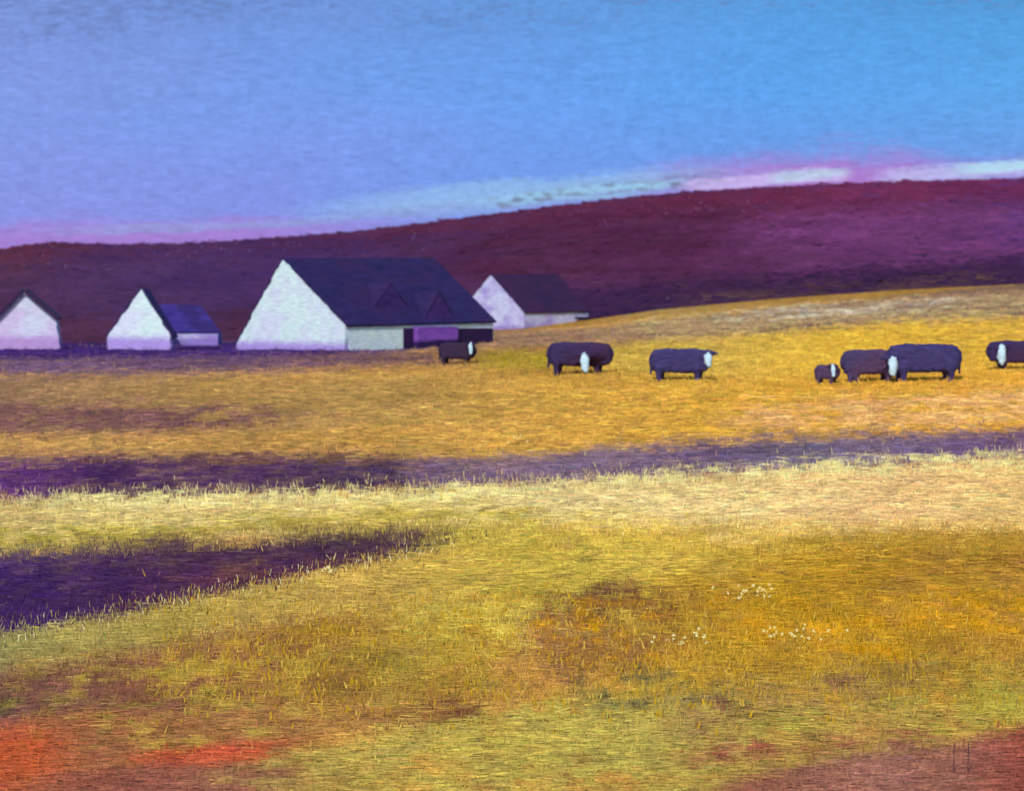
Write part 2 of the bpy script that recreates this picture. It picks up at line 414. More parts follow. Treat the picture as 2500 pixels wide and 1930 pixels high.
# ------------------------------------------------------------------ sky
def build_sky():
    R = 3500.0
    az = np.radians(np.concatenate([np.linspace(-75, -14, 60), np.linspace(-13.9, 13.9, 700), np.linspace(14, 75, 60)]))
    tl = np.concatenate([np.linspace(-4, -3, 4), np.linspace(-2.9, 6.2, 420), np.linspace(6.4, 40, 50)])
    el = np.radians(tl)
    A, E = np.meshgrid(az, el)
    Pn = np.stack([np.sin(A) * np.cos(E), np.cos(A) * np.cos(E), np.sin(E)], -1) * R
    # chart of the sky: u across in degrees, v up in degrees
    u, v = np.degrees(A), np.degrees(E)
    sx = 1250 + np.tan(np.clip(A, -1.2, 1.2)) * F / K
    sy = (LEVEL - np.tan(np.clip(E, -1.2, 1.35)) / np.cos(np.clip(A, -1.2, 1.2)) * F) / K
    X, Y = sx / 60.0, sy / 22.0
    n1 = fbm(sx / 420.0, sy / 160.0, 61, 4)
    n2 = fbm(sx / 90.0, sy / 9.0, 71, 4, 0.65)
    n3 = fbm(sx / 9.0, sy / 60.0, 81, 3, 0.6)
    n4 = fbm(sx / 28.0, sy / 5.0, 91, 3, 0.7)
    def row(cs):
        ks = sorted(cs)
        return np.stack([np.interp(sx + (n1 - .5) * 500, ks, [lin(cs[k])[j] for k in ks]) for j in range(3)], -1)
    top = row({0: (122, 148, 216), 600: (112, 146, 216), 1250: (98, 150, 218), 1900: (86, 154, 220), 2500: (80, 152, 214)})
    mid = row({0: (126, 150, 224), 700: (118, 152, 228), 1300: (104, 156, 232), 1900: (92, 158, 230), 2500: (92, 162, 228)})
    low = row({0: (134, 142, 222), 600: (130, 140, 222), 1100: (118, 148, 226), 1600: (108, 150, 226), 2500: (108, 150, 222)})
    ridge = curve([(0, 605), (120, 588), (500, 590), (660, 575), (850, 562), (1100, 530), (1250, 511), (1400, 492), (1660, 462), (2060, 440), (2500, 428)], sx)
    t = np.clip(sy / ridge, 0, 1)[..., None]
    col = np.where(t < .5, top + (mid - top) * t * 2, mid + (low - mid) * (t - .5) * 2)
    dist = ridge - sy + (n1 - .5) * 30
    def lay(c, m):
        nonlocal col
        m = np.clip(m, 0, 1)[..., None]
        col = col * (1 - m) + lin(c) * m
    # rosy haze of evening cloud low over the hill
    pinkx = curve([(-400, .5), (0, .75), (300, .8), (600, .75), (900, .35), (1150, .1), (1500, .35), (1750, .8), (2000, 1.1), (2200, 1.0), (2350, .5), (2500, .6)], sx)
    reach = curve([(0, 50), (300, 45), (900, 40), (1500, 45), (1800, 60), (2050, 105), (2200, 100), (2350, 50), (2500, 60)], sx)
    lay((172, 118, 200), .85 * pinkx * sstep(1.3, .1, dist / reach + (n1 - .5) * .9 + (n2 - .5) * .7 + (n3 - .5) * .3))
    # pale cloud streaks
    def streak(c, pts, h, x0, x1, op, seed, sw=60):
        y = curve(pts, sx)
        nn = fbm(sx / 150.0, (sy - y) / 3.2, seed, 4, .7)
        m = sstep(1.25, .55, np.abs(sy - y) / h + (nn - .5) * 2.3) * sstep(-1, 1, (sx - x0) / sw + (nn - .5)) * sstep(-1, 1, (x1 - sx) / sw * 1.0 + (nn - .5) * 2)
        lay(c, m * op)
    streak((150, 190, 228), [(700, 520), (1250, 462), (1700, 425)], 24, 850, 1700, .6, 101, 250)
    streak((150, 206, 226), [(1000, 520), (1250, 490), (1655, 446)], 15, 1200, 1662, .6, 111, 60)
    streak((152, 190, 226), [(900, 520), (1100, 505), (1400, 468)], 20, 900, 1500, .4, 171, 200)
    streak((140, 160, 214), [(150, 566), (700, 545), (1100, 505)], 10, 150, 1250, .6, 141, 200)
    streak((198, 180, 232), [(1655, 452), (1850, 440), (2040, 426)], 15, 1670, 2070, .8, 121, 20)
    streak((176, 210, 226), [(1900, 432), (2068, 420)], 13, 1880, 2068, .6, 131, 30)
    streak((186, 186, 232), [(2150, 434), (2300, 420), (2500, 410)], 18, 2150, 2900, .75, 151, 60)
    streak((170, 220, 232), [(2380, 412), (2500, 402)], 12, 2340, 2900, .7, 161, 60)
    # thin brown smoke-like scumble along the streaks and at the very top
    br = sstep(.52, .62, n4) * sstep(1, .2, np.abs(sy - curve([(1000, 512), (1250, 490), (1400, 470), (1750, 432)], sx)) / 26) * sstep(0, 90, sx - 1150) * sstep(0, 200, 1850 - sx)
    lay((104, 104, 124), br * .75)
    tb = sstep(.5, .66, n4 + (n1 - .5) * .5) * sstep(60, -20, sy - 70 * curve([(0, 1.4), (300, 1.1), (600, .3), (1000, .8), (1400, .9), (1600, .2), (2500, 0)], sx))
    lay((96, 112, 160), tb * .55)
    le = sstep(.5, .64, n4) * sstep(220, 0, sx) * sstep(.42, .62, n1) * .45
    lay((100, 122, 180), le)
    # brushed texture of high thin cloud
    k = 1 + (n2 - .5) * .10 + (n3 - .5) * .06 + (n4 - .5) * .22
    col = col * k[..., None]
    m = bpy.data.materials.new('sky_light')
    t_, N, L, Pr = nt(m)
    N.remove(Pr)
    em = N.new('ShaderNodeEmission')
    at = N.new('ShaderNodeAttribute'); at.attribute_name = 'cover_colour'
    tc = N.new('ShaderNodeTexCoord').outputs['Object']
    a = noise(N, L, tc, (.07, .07, .62), 3, .75, dist=.35)
    b = noise(N, L, tc, (.4, .4, .1), 2, .6)
    c = mnode(N, L, 'ADD', mnode(N, L, 'MULTIPLY', a, .88), mnode(N, L, 'MULTIPLY', b, .12))
    L.new(gain(N, L, at.outputs['Color'], ramp(N, L, c, .3, .7, .84, 1.17)), em.inputs[0])
    em.inputs[1].default_value = 1.0
    L.new(em.outputs[0], N['Material Output'].inputs[0])
    o = grid_obj('sky', Pn, m, col)
    tag(o, kind='structure')
build_sky()

# ------------------------------------------------------------------ field and hill
field_m = land_material('field_cover', 1.0, 0.42, ((96, 60, 84), (120, 84, 60)), bump=0.10)
hill_m = land_material('hill_heather', 0.45, 0.10, ((52, 34, 78), (76, 32, 66)), bump=0.10, contrast=.8)

def px_cols():
    return np.concatenate([np.linspace(-1400, -60, 90), np.linspace(-50, 1074, 1000), np.linspace(1084, 2424, 90)])

def chart(px, D, z):
    return px / K, (LEVEL - z * F / D) / K

def build_land(name, Ds, layers, base, mat):
    px, D = np.meshgrid(px_cols(), Ds)
    z = ground_z(px, D)
    X = (px - 512) / F * D
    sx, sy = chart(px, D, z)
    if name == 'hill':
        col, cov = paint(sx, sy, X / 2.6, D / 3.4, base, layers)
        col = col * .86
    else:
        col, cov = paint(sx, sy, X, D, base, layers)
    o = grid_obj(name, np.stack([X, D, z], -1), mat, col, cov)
    tag(o, kind='structure')
    return o
Dn = np.concatenate([np.linspace(3, 37.8, 30), 1 / np.linspace(1 / 38.0, 1 / 212.0, 820)])
build_land('field', Dn, FIELD, (184, 140, 66), field_m)
build_land('hill', np.concatenate([1 / np.linspace(1 / 212.0, 1 / 345.0, 260), np.linspace(350, 470, 12)]), HILL, (70, 32, 74), hill_m)
gm = dabbed('far_ground', (150, 120, 60), (110, 80, 70), scale=.4, strokes=(1, 1, 1))
g = mesh_obj('ground', [(-3000, -3000, -15), (3000, -3000, -15), (3000, 3000, -15), (-3000, 3000, -15)], [(0, 1, 2, 3)], gm)
tag(g, kind='structure')

# ------------------------------------------------------------------ grass, straw and heather
def strand_material(name):
    m = bpy.data.materials.new(name)
    t, N, L, P = nt(m)
    at = N.new('ShaderNodeAttribute'); at.attribute_name = 'cover_colour'
    g = N.new('ShaderNodeNewGeometry').outputs['Position']
    v = noise(N, L, g, (30, 8, 30), 2, .5)
    L.new(gain(N, L, at.outputs['Color'], ramp(N, L, v, .3, .7, .85, 1.15)), P.inputs['Base Color'])
    P.inputs['Roughness'].default_value = .8
    P.inputs['Specular IOR Level'].default_value = .1
    return m

def strands(name, n, d0, d1, layers, base, mat, up, length, width, seed, keep=None, jit=.16, flecks=None, pad=60, sink=.004, loosen=34.0):
    """n ribbons rooted on the land; up=True stands, up=False lies across the slope"""
    rng = np.random.default_rng(seed)
    px = rng.uniform(-pad, 1024 + pad, n)
    D = 1 / rng.uniform(1 / d1, 1 / d0, n)
    z = ground_z(px, D)
    sx, sy = chart(px, D, z)
    if keep is not None:
        k = rng.uniform(0, 1, n) < keep(sx, sy)
        px, D, z, sx, sy = px[k], D[k], z[k], sx[k], sy[k]
        n = len(px)
    X = (px - 512) / F * D
    sc = (2.6, 3.4) if name.startswith('heather') else (1.0, 1.0)
    jx, jy = rng.normal(0, loosen * 1.3, n), rng.normal(0, loosen * .45, n)
    col, _ = paint(sx + jx, sy + jy, X / sc[0], D / sc[1], base, layers)
    if name == 'heather': col = col * .86
    col = col * np.exp(rng.normal(0, jit, n))[:, None] * np.exp(rng.normal(0, jit * .25, (n, 3)))
    if flecks:
        for c, p, kf in flecks:
            f = rng.uniform(0, 1, n) < p * (kf(sx, sy) if kf else 1)
            col[f] = lin(c)
    Lg = rng.uniform(length[0], length[1], n) * (D / 60.0) ** .4
    Wd = rng.uniform(width[0], width[1], n) * (D / 60.0) ** .7
    root = np.stack([X, D, z - sink], -1)
    if up:
        lean = rng.normal(0, .28, (n, 2))
        ax = np.stack([lean[:, 0], lean[:, 1] * .5, np.ones(n)], -1)
        ax /= np.linalg.norm(ax, axis=1)[:, None]
        wd = np.stack([np.ones(n), rng.normal(0, .5, n), -lean[:, 0]], -1)
        wd /= np.linalg.norm(wd, axis=1)[:, None]
        w = (wd * Wd[:, None]) / 2
        a = root - w; b = root + w
        tip = root + ax * Lg[:, None]
        c, d = tip + w * .35, tip - w * .35
    else:
        # the land rises gently to the right: straw lies along it
        X2 = X + Lg * .5
        px2 = X2 / D * F + 512
        z2 = ground_z(px2, D)
        zz = ground_z(2 * px - px2, D)
        s_ = rng.normal(0, .035, n) * Lg
        up_ = np.stack([np.zeros(n), rng.uniform(.2, .8, n), np.ones(n)], -1)
        up_ /= np.linalg.norm(up_, axis=1)[:, None]
        h = up_ * Wd[:, None]
        lift = rng.uniform(.0, .02, n)
        a = np.stack([X - Lg * .5, D, zz - s_ + lift], -1)
        b = np.stack([X + Lg * .5, D, z2 + s_ + lift], -1)
        c, d = b + h * .6, a + h
    V = np.stack([a, b, c, d], 1)
    me = bpy.data.meshes.new(name)
    me.vertices.add(n * 4); me.vertices.foreach_set('co', V.reshape(-1).astype(np.float32))
    me.loops.add(n * 4); me.loops.foreach_set('vertex_index', np.arange(n * 4, dtype=np.int32))
    me.polygons.add(n)
    me.polygons.foreach_set('loop_start', np.arange(0, n * 4, 4, dtype=np.int32))
    me.polygons.foreach_set('loop_total', np.full(n, 4, dtype=np.int32))
    me.update(calc_edges=True)
    at = me.color_attributes.new('cover_colour', 'FLOAT_COLOR', 'POINT')
    c4 = np.ones((n, 4, 4), np.float32); c4[..., :3] = np.clip(col, 0, .9)[:, None, :]
    at.data.foreach_set('color', c4.reshape(-1))
    me.materials.append(mat)
    o = bpy.data.objects.new(name, me)
    COL.objects.link(o)
    return o

sm = strand_material('strand')
FB, HB = (184, 140, 66), (70, 32, 74)
def bandzone(sx, sy):
    """taller grass at the borders of the heather strips and in the rough lower slope"""
    w = np.full(sx.shape, .25)
    for pts, h in (([(0, 1222), (600, 1212), (1000, 1195), (1400, 1178), (2000, 1152), (2500, 1118)], 28),
                   ([(0, 1352), (350, 1335), (700, 1312), (1110, 1295)], 26), ([(0, 1552), (250, 1512), (500, 1460), (800, 1395), (1110, 1325)], 30)):
        w = np.maximum(w, 1.0 * (np.abs(sy - curve(pts, sx)) < h))
    w = np.maximum(w, .8 * ((sy > 1450) & (sy < 1720)))
    w = np.maximum(w, .9 * ((sy > 850) & (sy < 960) & (sx > 1050)))
    return w
g1 = strands('grass', 120000, 38.5, 200, FIELD, FB, sm, True, (.05, .17), (.012, .03), 3, keep=bandzone,
             flecks=[((222, 214, 160), .10, lambda x, y: 1.0 * (np.abs(y - curve([(0, 1550), (250, 1508), (500, 1455), (800, 1390), (1110, 1322)], x)) < 26) * (x < 1110) + 1.0 * (np.abs(y - curve([(0, 1222), (600, 1212), (1000, 1195), (1400, 1178)], x)) < 22) * (x < 1400)),
                     ((196, 158, 24), .07, lambda x, y: (y > 1400) * (y < 1750) * (x > 350))])
tag(g1, 'short standing blades of golden and purple grass over the field', 'grass', kind='stuff')
g2 = strands('straw', 110000, 38.5, 200, FIELD, FB, sm, False, (.08, .42), (.008, .022), 5, jit=.24, loosen=13)
tag(g2, 'loose straw lying across the golden field', 'straw', kind='stuff')
g3 = strands('heather', 70000, 207, 334, HILL, HB, sm, False, (.5, 2.2), (.03, .075), 9, jit=.11, loosen=30,
             flecks=[((96, 70, 120), .001, lambda x, y: 1.0 * (y < curve([(0, 690), (700, 680), (1300, 590), (2500, 500)], x)))])
tag(g3, 'low dark maroon heather covering the hill', 'heather', kind='stuff')

g4 = strands('grass', 22000, 39, 66, FIELD, FB, sm, True, (.05, .17), (.025, .06), 21, jit=.1,
             keep=lambda x, y: sstep(1400, 1560, y) * sstep(1830, 1640, y) * sstep(250, 700, x) * (.1 + .9 * sstep(.45, .6, fbm(x / 60.0, y / 45.0, 301, 3))),
             flecks=[((192, 154, 34), .4, None), ((206, 172, 74), .15, None)])
tag(g4, 'taller mustard and brown stalks on the lower slope', 'grass', kind='stuff')
g5 = strands('pale_stems', 1000, 280, 331, HILL, HB, sm, True, (.05, .2), (.015, .035), 23,
             keep=lambda x, y: 1.0 * (fbm(x / 60.0, y / 30.0, 311, 3) > .52), flecks=[((150, 136, 196), .9, None)])
tag(g5, 'scattered pale lilac stems near the crest of the hill', 'heather', kind='stuff')

# ------------------------------------------------------------------ cottages
M_white = dabbed('whitewash', (196, 230, 240), (222, 244, 242), (210, 222, 244), scale=1.6, rough=.8, bump=.03, strokes=(1.5, 1.5, 6), base_tint=((170, 150, 226), .0, .5))  # graded light on the wall painted in: lavender patches, purple glow at the foot
M_lav = dabbed('lavender_limewash', (184, 188, 238), (206, 216, 244), (164, 152, 220), scale=1.6, rough=.8, bump=.03, strokes=(1.2, 1.2, 5), base_tint=((140, 120, 200), .0, .5))  # purple glow at the wall foot is put into the colour
M_pink = dabbed('rose_limewash', (202, 210, 240), (212, 224, 244), (204, 192, 234), scale=1.6, rough=.8, bump=.03, strokes=(1.2, 1.2, 5), base_tint=((182, 150, 214), .0, .5))  # lilac glow low on the wall painted into the coat
M_bright = dabbed('lightened_limewash', (206, 238, 240), (230, 248, 244), (212, 228, 246), scale=1.6, rough=.8, bump=.02, strokes=(1.5, 1.5, 6))  # whitewash lightened for the side wall, making up for the weaker light there
M_purple = dabbed('purple_limewash', (120, 72, 178), (138, 86, 192), scale=1.6, rough=.8, bump=.03, base_tint=((44, 28, 84), .2, .34))
M_slate = dabbed('dark_slate', (36, 30, 80), (48, 38, 96), (52, 34, 86), scale=1.3, rough=.7, bump=.04, strokes=(.6, .6, 5))
M_blue = dabbed('blue_slate', (52, 42, 128), (66, 52, 140), (48, 34, 96), scale=1.6, rough=.7, bump=.03, strokes=(.6, .6, 5))
M_plum = dabbed('plum_slate', (56, 30, 70), (62, 34, 72), (50, 30, 72), scale=1.3, rough=.7, bump=.04, strokes=(.6, .6, 5))
M_dorm = dabbed('violet_slate', (58, 40, 104), (74, 48, 120), scale=1.5, rough=.7, bump=.03)
M_door = dabbed('door_paint', (40, 24, 66), (54, 30, 80), scale=2, rough=.6, bump=.01)

def slab(poly, n, th, wob=.012, cut=.35):
    """thick plate from a planar outline; the outline is subdivided and kept slightly uneven as hand-built work is"""
    pts = []
    for i in range(len(poly)):
        a, b = Vector(poly[i]), Vector(poly[(i + 1) % len(poly)])
        k = max(1, int((b - a).length / cut))
        for j in range(k):
            p = a.lerp(b, j / k)
            if j: p += Vector((random.uniform(-wob, wob), 0, random.uniform(-wob, wob)))
            pts.append(p)
    n = Vector(n).normalized() * th
    m = len(pts)
    V = pts + [p + n for p in pts]
    Fc = [list(range(m)), list(range(2 * m - 1, m - 1, -1))] + [[i, i + m, (i + 1) % m + m, (i + 1) % m] for i in range(m)]
    return V, Fc

def join(*parts):
    V, Fc = [], []
    for v, f in parts:
        o = len(V); V += [tuple(x) for x in v]; Fc += [[i + o for i in q] for q in f]
    return V, Fc

def slab_obj(name, mat, parent, *sl):
    v, f = join(*sl)
    return mesh_obj(name, v, f, mat, parent)

def project(p):
    return (512 + p.x / p.y * F) / K, (LEVEL - p.z / p.y * F) / K

def local_to_screen(o, rz, p):
    c, s_ = math.cos(rz), math.sin(rz)
    return project(Vector((o.x + c * p[0] - s_ * p[1], o.y + s_ * p[0] + c * p[1], o.z + p[2])))

def solve(fn, target, lo, hi):
    for _ in range(50):
        m = (lo + hi) / 2
        if (fn(m) - target) * (1 if fn(hi) > fn(lo) else -1) > 0: hi = m
        else: lo = m
    return (lo + hi) / 2

def cottage(label, ax, ay, lx, ly, rx, ry, base, end_x, D, th, wall_m, roof_m, side_m=None, over=0.0, roof_t=.1, wall_base_x=None):
    """apex (ax, ay), left eave, right eave on the chart; body runs back to the right by angle th"""
    rz = -math.radians(th)
    o = G(ax * K, D)
    o.z = -(base * K - LEVEL) * D / F
    root = empty('cottage', o, rz, label=label, cat='cottage', group='whitewashed cottages under the hill')
    X_ = lambda x: solve(lambda v: local_to_screen(o, rz, (v, 0, 0))[0], x, -12, 12)
    Z_ = lambda xl, y: solve(lambda v: -local_to_screen(o, rz, (xl, 0, v))[1], -y, -3, 12)
    xl, xr = X_(lx), X_(rx)
    h, hl, hr = Z_(0, ay), max(.12, Z_(xl, ly)), max(.3, Z_(xr, ry))
    bl = X_(wall_base_x[0]) if wall_base_x else xl
    br = X_(wall_base_x[1]) if wall_base_x else xr
    Lb = solve(lambda v: local_to_screen(o, rz, (xr, v, hr))[0], end_x, .5, 60)
    g = [(bl, 0, -.5), (br, 0, -.5), (xr, 0, hr), (0, 0, h), (xl, 0, hl)]
    slab_obj('gable_wall', wall_m, root, slab(g, (0, 1, 0), .3, .045, .22))
    bk = [(x, Lb - .25, z) for x, _, z in g]
    slab_obj('back_wall', side_m or wall_m, root, slab(bk, (0, 1, 0), .2, 0))
    slab_obj('side_wall', side_m or wall_m, root,
             slab([(xr - .25, .302, -.5), (xr - .25, Lb - .252, -.5), (xr - .25, Lb - .252, hr - .06), (xr - .25, .302, hr - .06)], (1, 0, 0), .25, .0))
    slab_obj('side_wall', side_m or wall_m, root,
             slab([(xl, .302, -.5), (xl, Lb - .252, -.5), (xl, Lb - .252, hl - .06), (xl, .302, hl - .06)], (1, 0, 0), .2, .0))
    y0 = -over if over else .05
    rs = []
    for (ex, ez) in ((xr, hr), (xl, hl)):
        d = Vector((ex, 0, ez - h)).normalized()
        e = Vector((ex, 0, ez)) + d * .1
        n = Vector((-d.z, 0, d.x)) if ex > 0 else Vector((d.z, 0, -d.x))
        if n.z < 0: n = -n
        lift = n * .012
        P4 = [Vector((0, y0, h)) + lift, Vector((0, Lb + .05, h)) + lift, Vector((e.x, Lb + .05, e.z)) + lift, Vector((e.x, y0, e.z)) + lift]
        rs.append(slab([tuple(p) for p in P4], n, roof_t, .012, .8))
    roof = slab_obj('roof', roof_m, root, *rs)
    return root, dict(o=o, rz=rz, xl=xl, xr=xr, h=h, hr=hr, hl=hl, L=Lb, roof=roof)

DH = 150
# far left
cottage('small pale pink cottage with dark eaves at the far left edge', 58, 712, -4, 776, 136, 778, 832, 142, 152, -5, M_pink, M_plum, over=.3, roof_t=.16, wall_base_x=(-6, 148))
# second
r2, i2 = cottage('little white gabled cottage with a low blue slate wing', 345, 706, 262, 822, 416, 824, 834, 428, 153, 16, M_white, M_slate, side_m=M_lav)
# blue wing behind its right side
def wing(root, info, x0, x1, ytop, yeave, ybase, roof_m, wall_m, dback, name='wing', skew=.35):
    o, rz = info['o'], info['rz']
    c, s_ = math.cos(-rz), math.sin(-rz)
    def toloc(px, D, row):
        X = (px * K - 512) / F * D; Z = -(row * K - LEVEL) * D / F
        dx, dy = X - o.x, D - o.y
        return (c * dx - s_ * dy, s_ * dx + c * dy, Z - o.z)
    D0 = o.y + dback
    top0, top1 = toloc(x0, D0 + 2.2, ytop), toloc(x1 - (x1 - x0) * skew, D0 + 2.2, ytop)
    ev0, ev1 = toloc(x0, D0, yeave), toloc(x1, D0, yeave)
    b0, b1 = toloc(x0, D0 + .02, ybase + 12), toloc(x1 - 8, D0 + .02, ybase + 12)
    w = slab_obj(name, wall_m, root, slab([b0, b1, (b1[0], b1[1], ev1[2] - .04), (b0[0], b0[1], ev0[2] - .04)], (-s_, c, 0), 2.0, .0))
    nn = (Vector(ev1) - Vector(ev0)).cross(Vector(top0) - Vector(ev0))
    if nn.z < 0: nn = -nn
    slab_obj('wing_roof', roof_m, w, slab([ev0, ev1, top1, top0], nn, .08, .015, .5))
    return w
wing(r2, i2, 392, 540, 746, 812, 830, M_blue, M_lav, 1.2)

# the large one
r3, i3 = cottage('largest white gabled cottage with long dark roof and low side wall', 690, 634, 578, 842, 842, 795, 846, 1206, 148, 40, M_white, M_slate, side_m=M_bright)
def side_panel(root, info, name, x0, x1, y0, y1, mat, proud, parent=None):
    """panel on the right-hand side wall between two bearings"""
    o, rz, xr = info['o'], info['rz'], info['xr'] + proud
    Y = lambda x: solve(lambda v: local_to_screen(o, rz, (xr, v, 0))[0], x, 0, 60)
    ya, yb = Y(x0), Y(x1)
    Zt = lambda yy, row: solve(lambda v: -local_to_screen(o, rz, (xr, yy, v))[1], -row, -3, 12)
    za, zb = Zt(ya, y1), Zt(yb, y1)
    ta, tb = Zt(ya, y0), Zt(yb, y0)
    return slab_obj(name, mat, parent or root, slab([(xr, ya, za), (xr, yb, zb), (xr, yb, tb), (xr, ya, ta)], (-1, 0, 0), proud - .004 if proud > .01 else .01, .01)), (ya, yb, xr, ta, tb)
d_, _ = side_panel(r3, i3, 'door', 986, 1021, 800, 850, M_door, .05)
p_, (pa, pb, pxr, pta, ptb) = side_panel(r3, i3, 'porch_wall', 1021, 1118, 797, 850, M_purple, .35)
side_panel(r3, i3, 'store_door', 1118, 1204, 800, 850, M_door, .06)
def dormer(root, info, x0, x1, xt, yt, yb, mat, mat2):
    o, rz, xr, h, hr = info['o'], info['rz'], info['xr'], info['h'], info['hr']
    sl = (h - hr) / xr
    def on_roof(px, row, out):
        best = None
        for i in range(0, 61):            # search the roof slope
            x = xr * i / 60
            z = h - sl * x + out
            y = solve(lambda v: local_to_screen(o, rz, (x, v, z))[0], px, -2, 60)
            r = local_to_screen(o, rz, (x, y, z))[1]
            if best is None or abs(r - row) < best[0]: best = (abs(r - row), x, y, z)
        return best[1:]
    A = on_roof(x0, yb, .02); B = on_roof(x1, yb, .02)
    xf = max(A[0], B[0])
    mid = (A[1] + B[1]) / 2
    zt = solve(lambda v: -local_to_screen(o, rz, (xf, mid, v))[1], -yt, 0, 8)
    zb = h - sl * xf
    wl = slab_obj('dormer', mat, root, slab([(xf, A[1], zb), (xf, B[1], zb), (xf, mid, zt)], (-1, 0, 0), .12, .02))
    xb = max(.1, (h - zt) / sl)
    for yy in (A[1], B[1]):
        n = Vector((0, zt - zb, abs(mid - yy))) if yy > mid else Vector((0, -(zt - zb), abs(mid - yy)))
        slab_obj('dormer_roof', mat2, wl, slab([(xf + .02, yy, zb - .02), (xf + .02, mid, zt), (xb, mid, zt), (xf - .01, yy, zb - .02)], n, .05, 0))
dormer(r3, i3, 905, 1000, 945, 692, 752, M_dorm, M_slate)
dormer(r3, i3, 1030, 1112, 1066, 712, 780, M_dorm, M_slate)
# behind it on the right
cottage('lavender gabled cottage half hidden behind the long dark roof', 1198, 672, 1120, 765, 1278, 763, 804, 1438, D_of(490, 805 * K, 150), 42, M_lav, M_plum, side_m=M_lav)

# ------------------------------------------------------------------ cattle
def hide_mat(name, a, b, c=None):
    return dabbed(name, a, b, c, scale=3.5, rough=.8, bump=.03, strokes=(.8, .8, 3), attr='blaze')
H_navy = hide_mat('navy_hide', (52, 46, 100), (66, 60, 114))
H_plum = hide_mat('plum_hide', (72, 50, 88), (86, 66, 102), (66, 56, 100))
H_dark = hide_mat('dark_hide', (56, 36, 74), (68, 44, 82), (54, 42, 90))
H_brown = hide_mat('brown_hide', (58, 36, 62), (50, 40, 74))

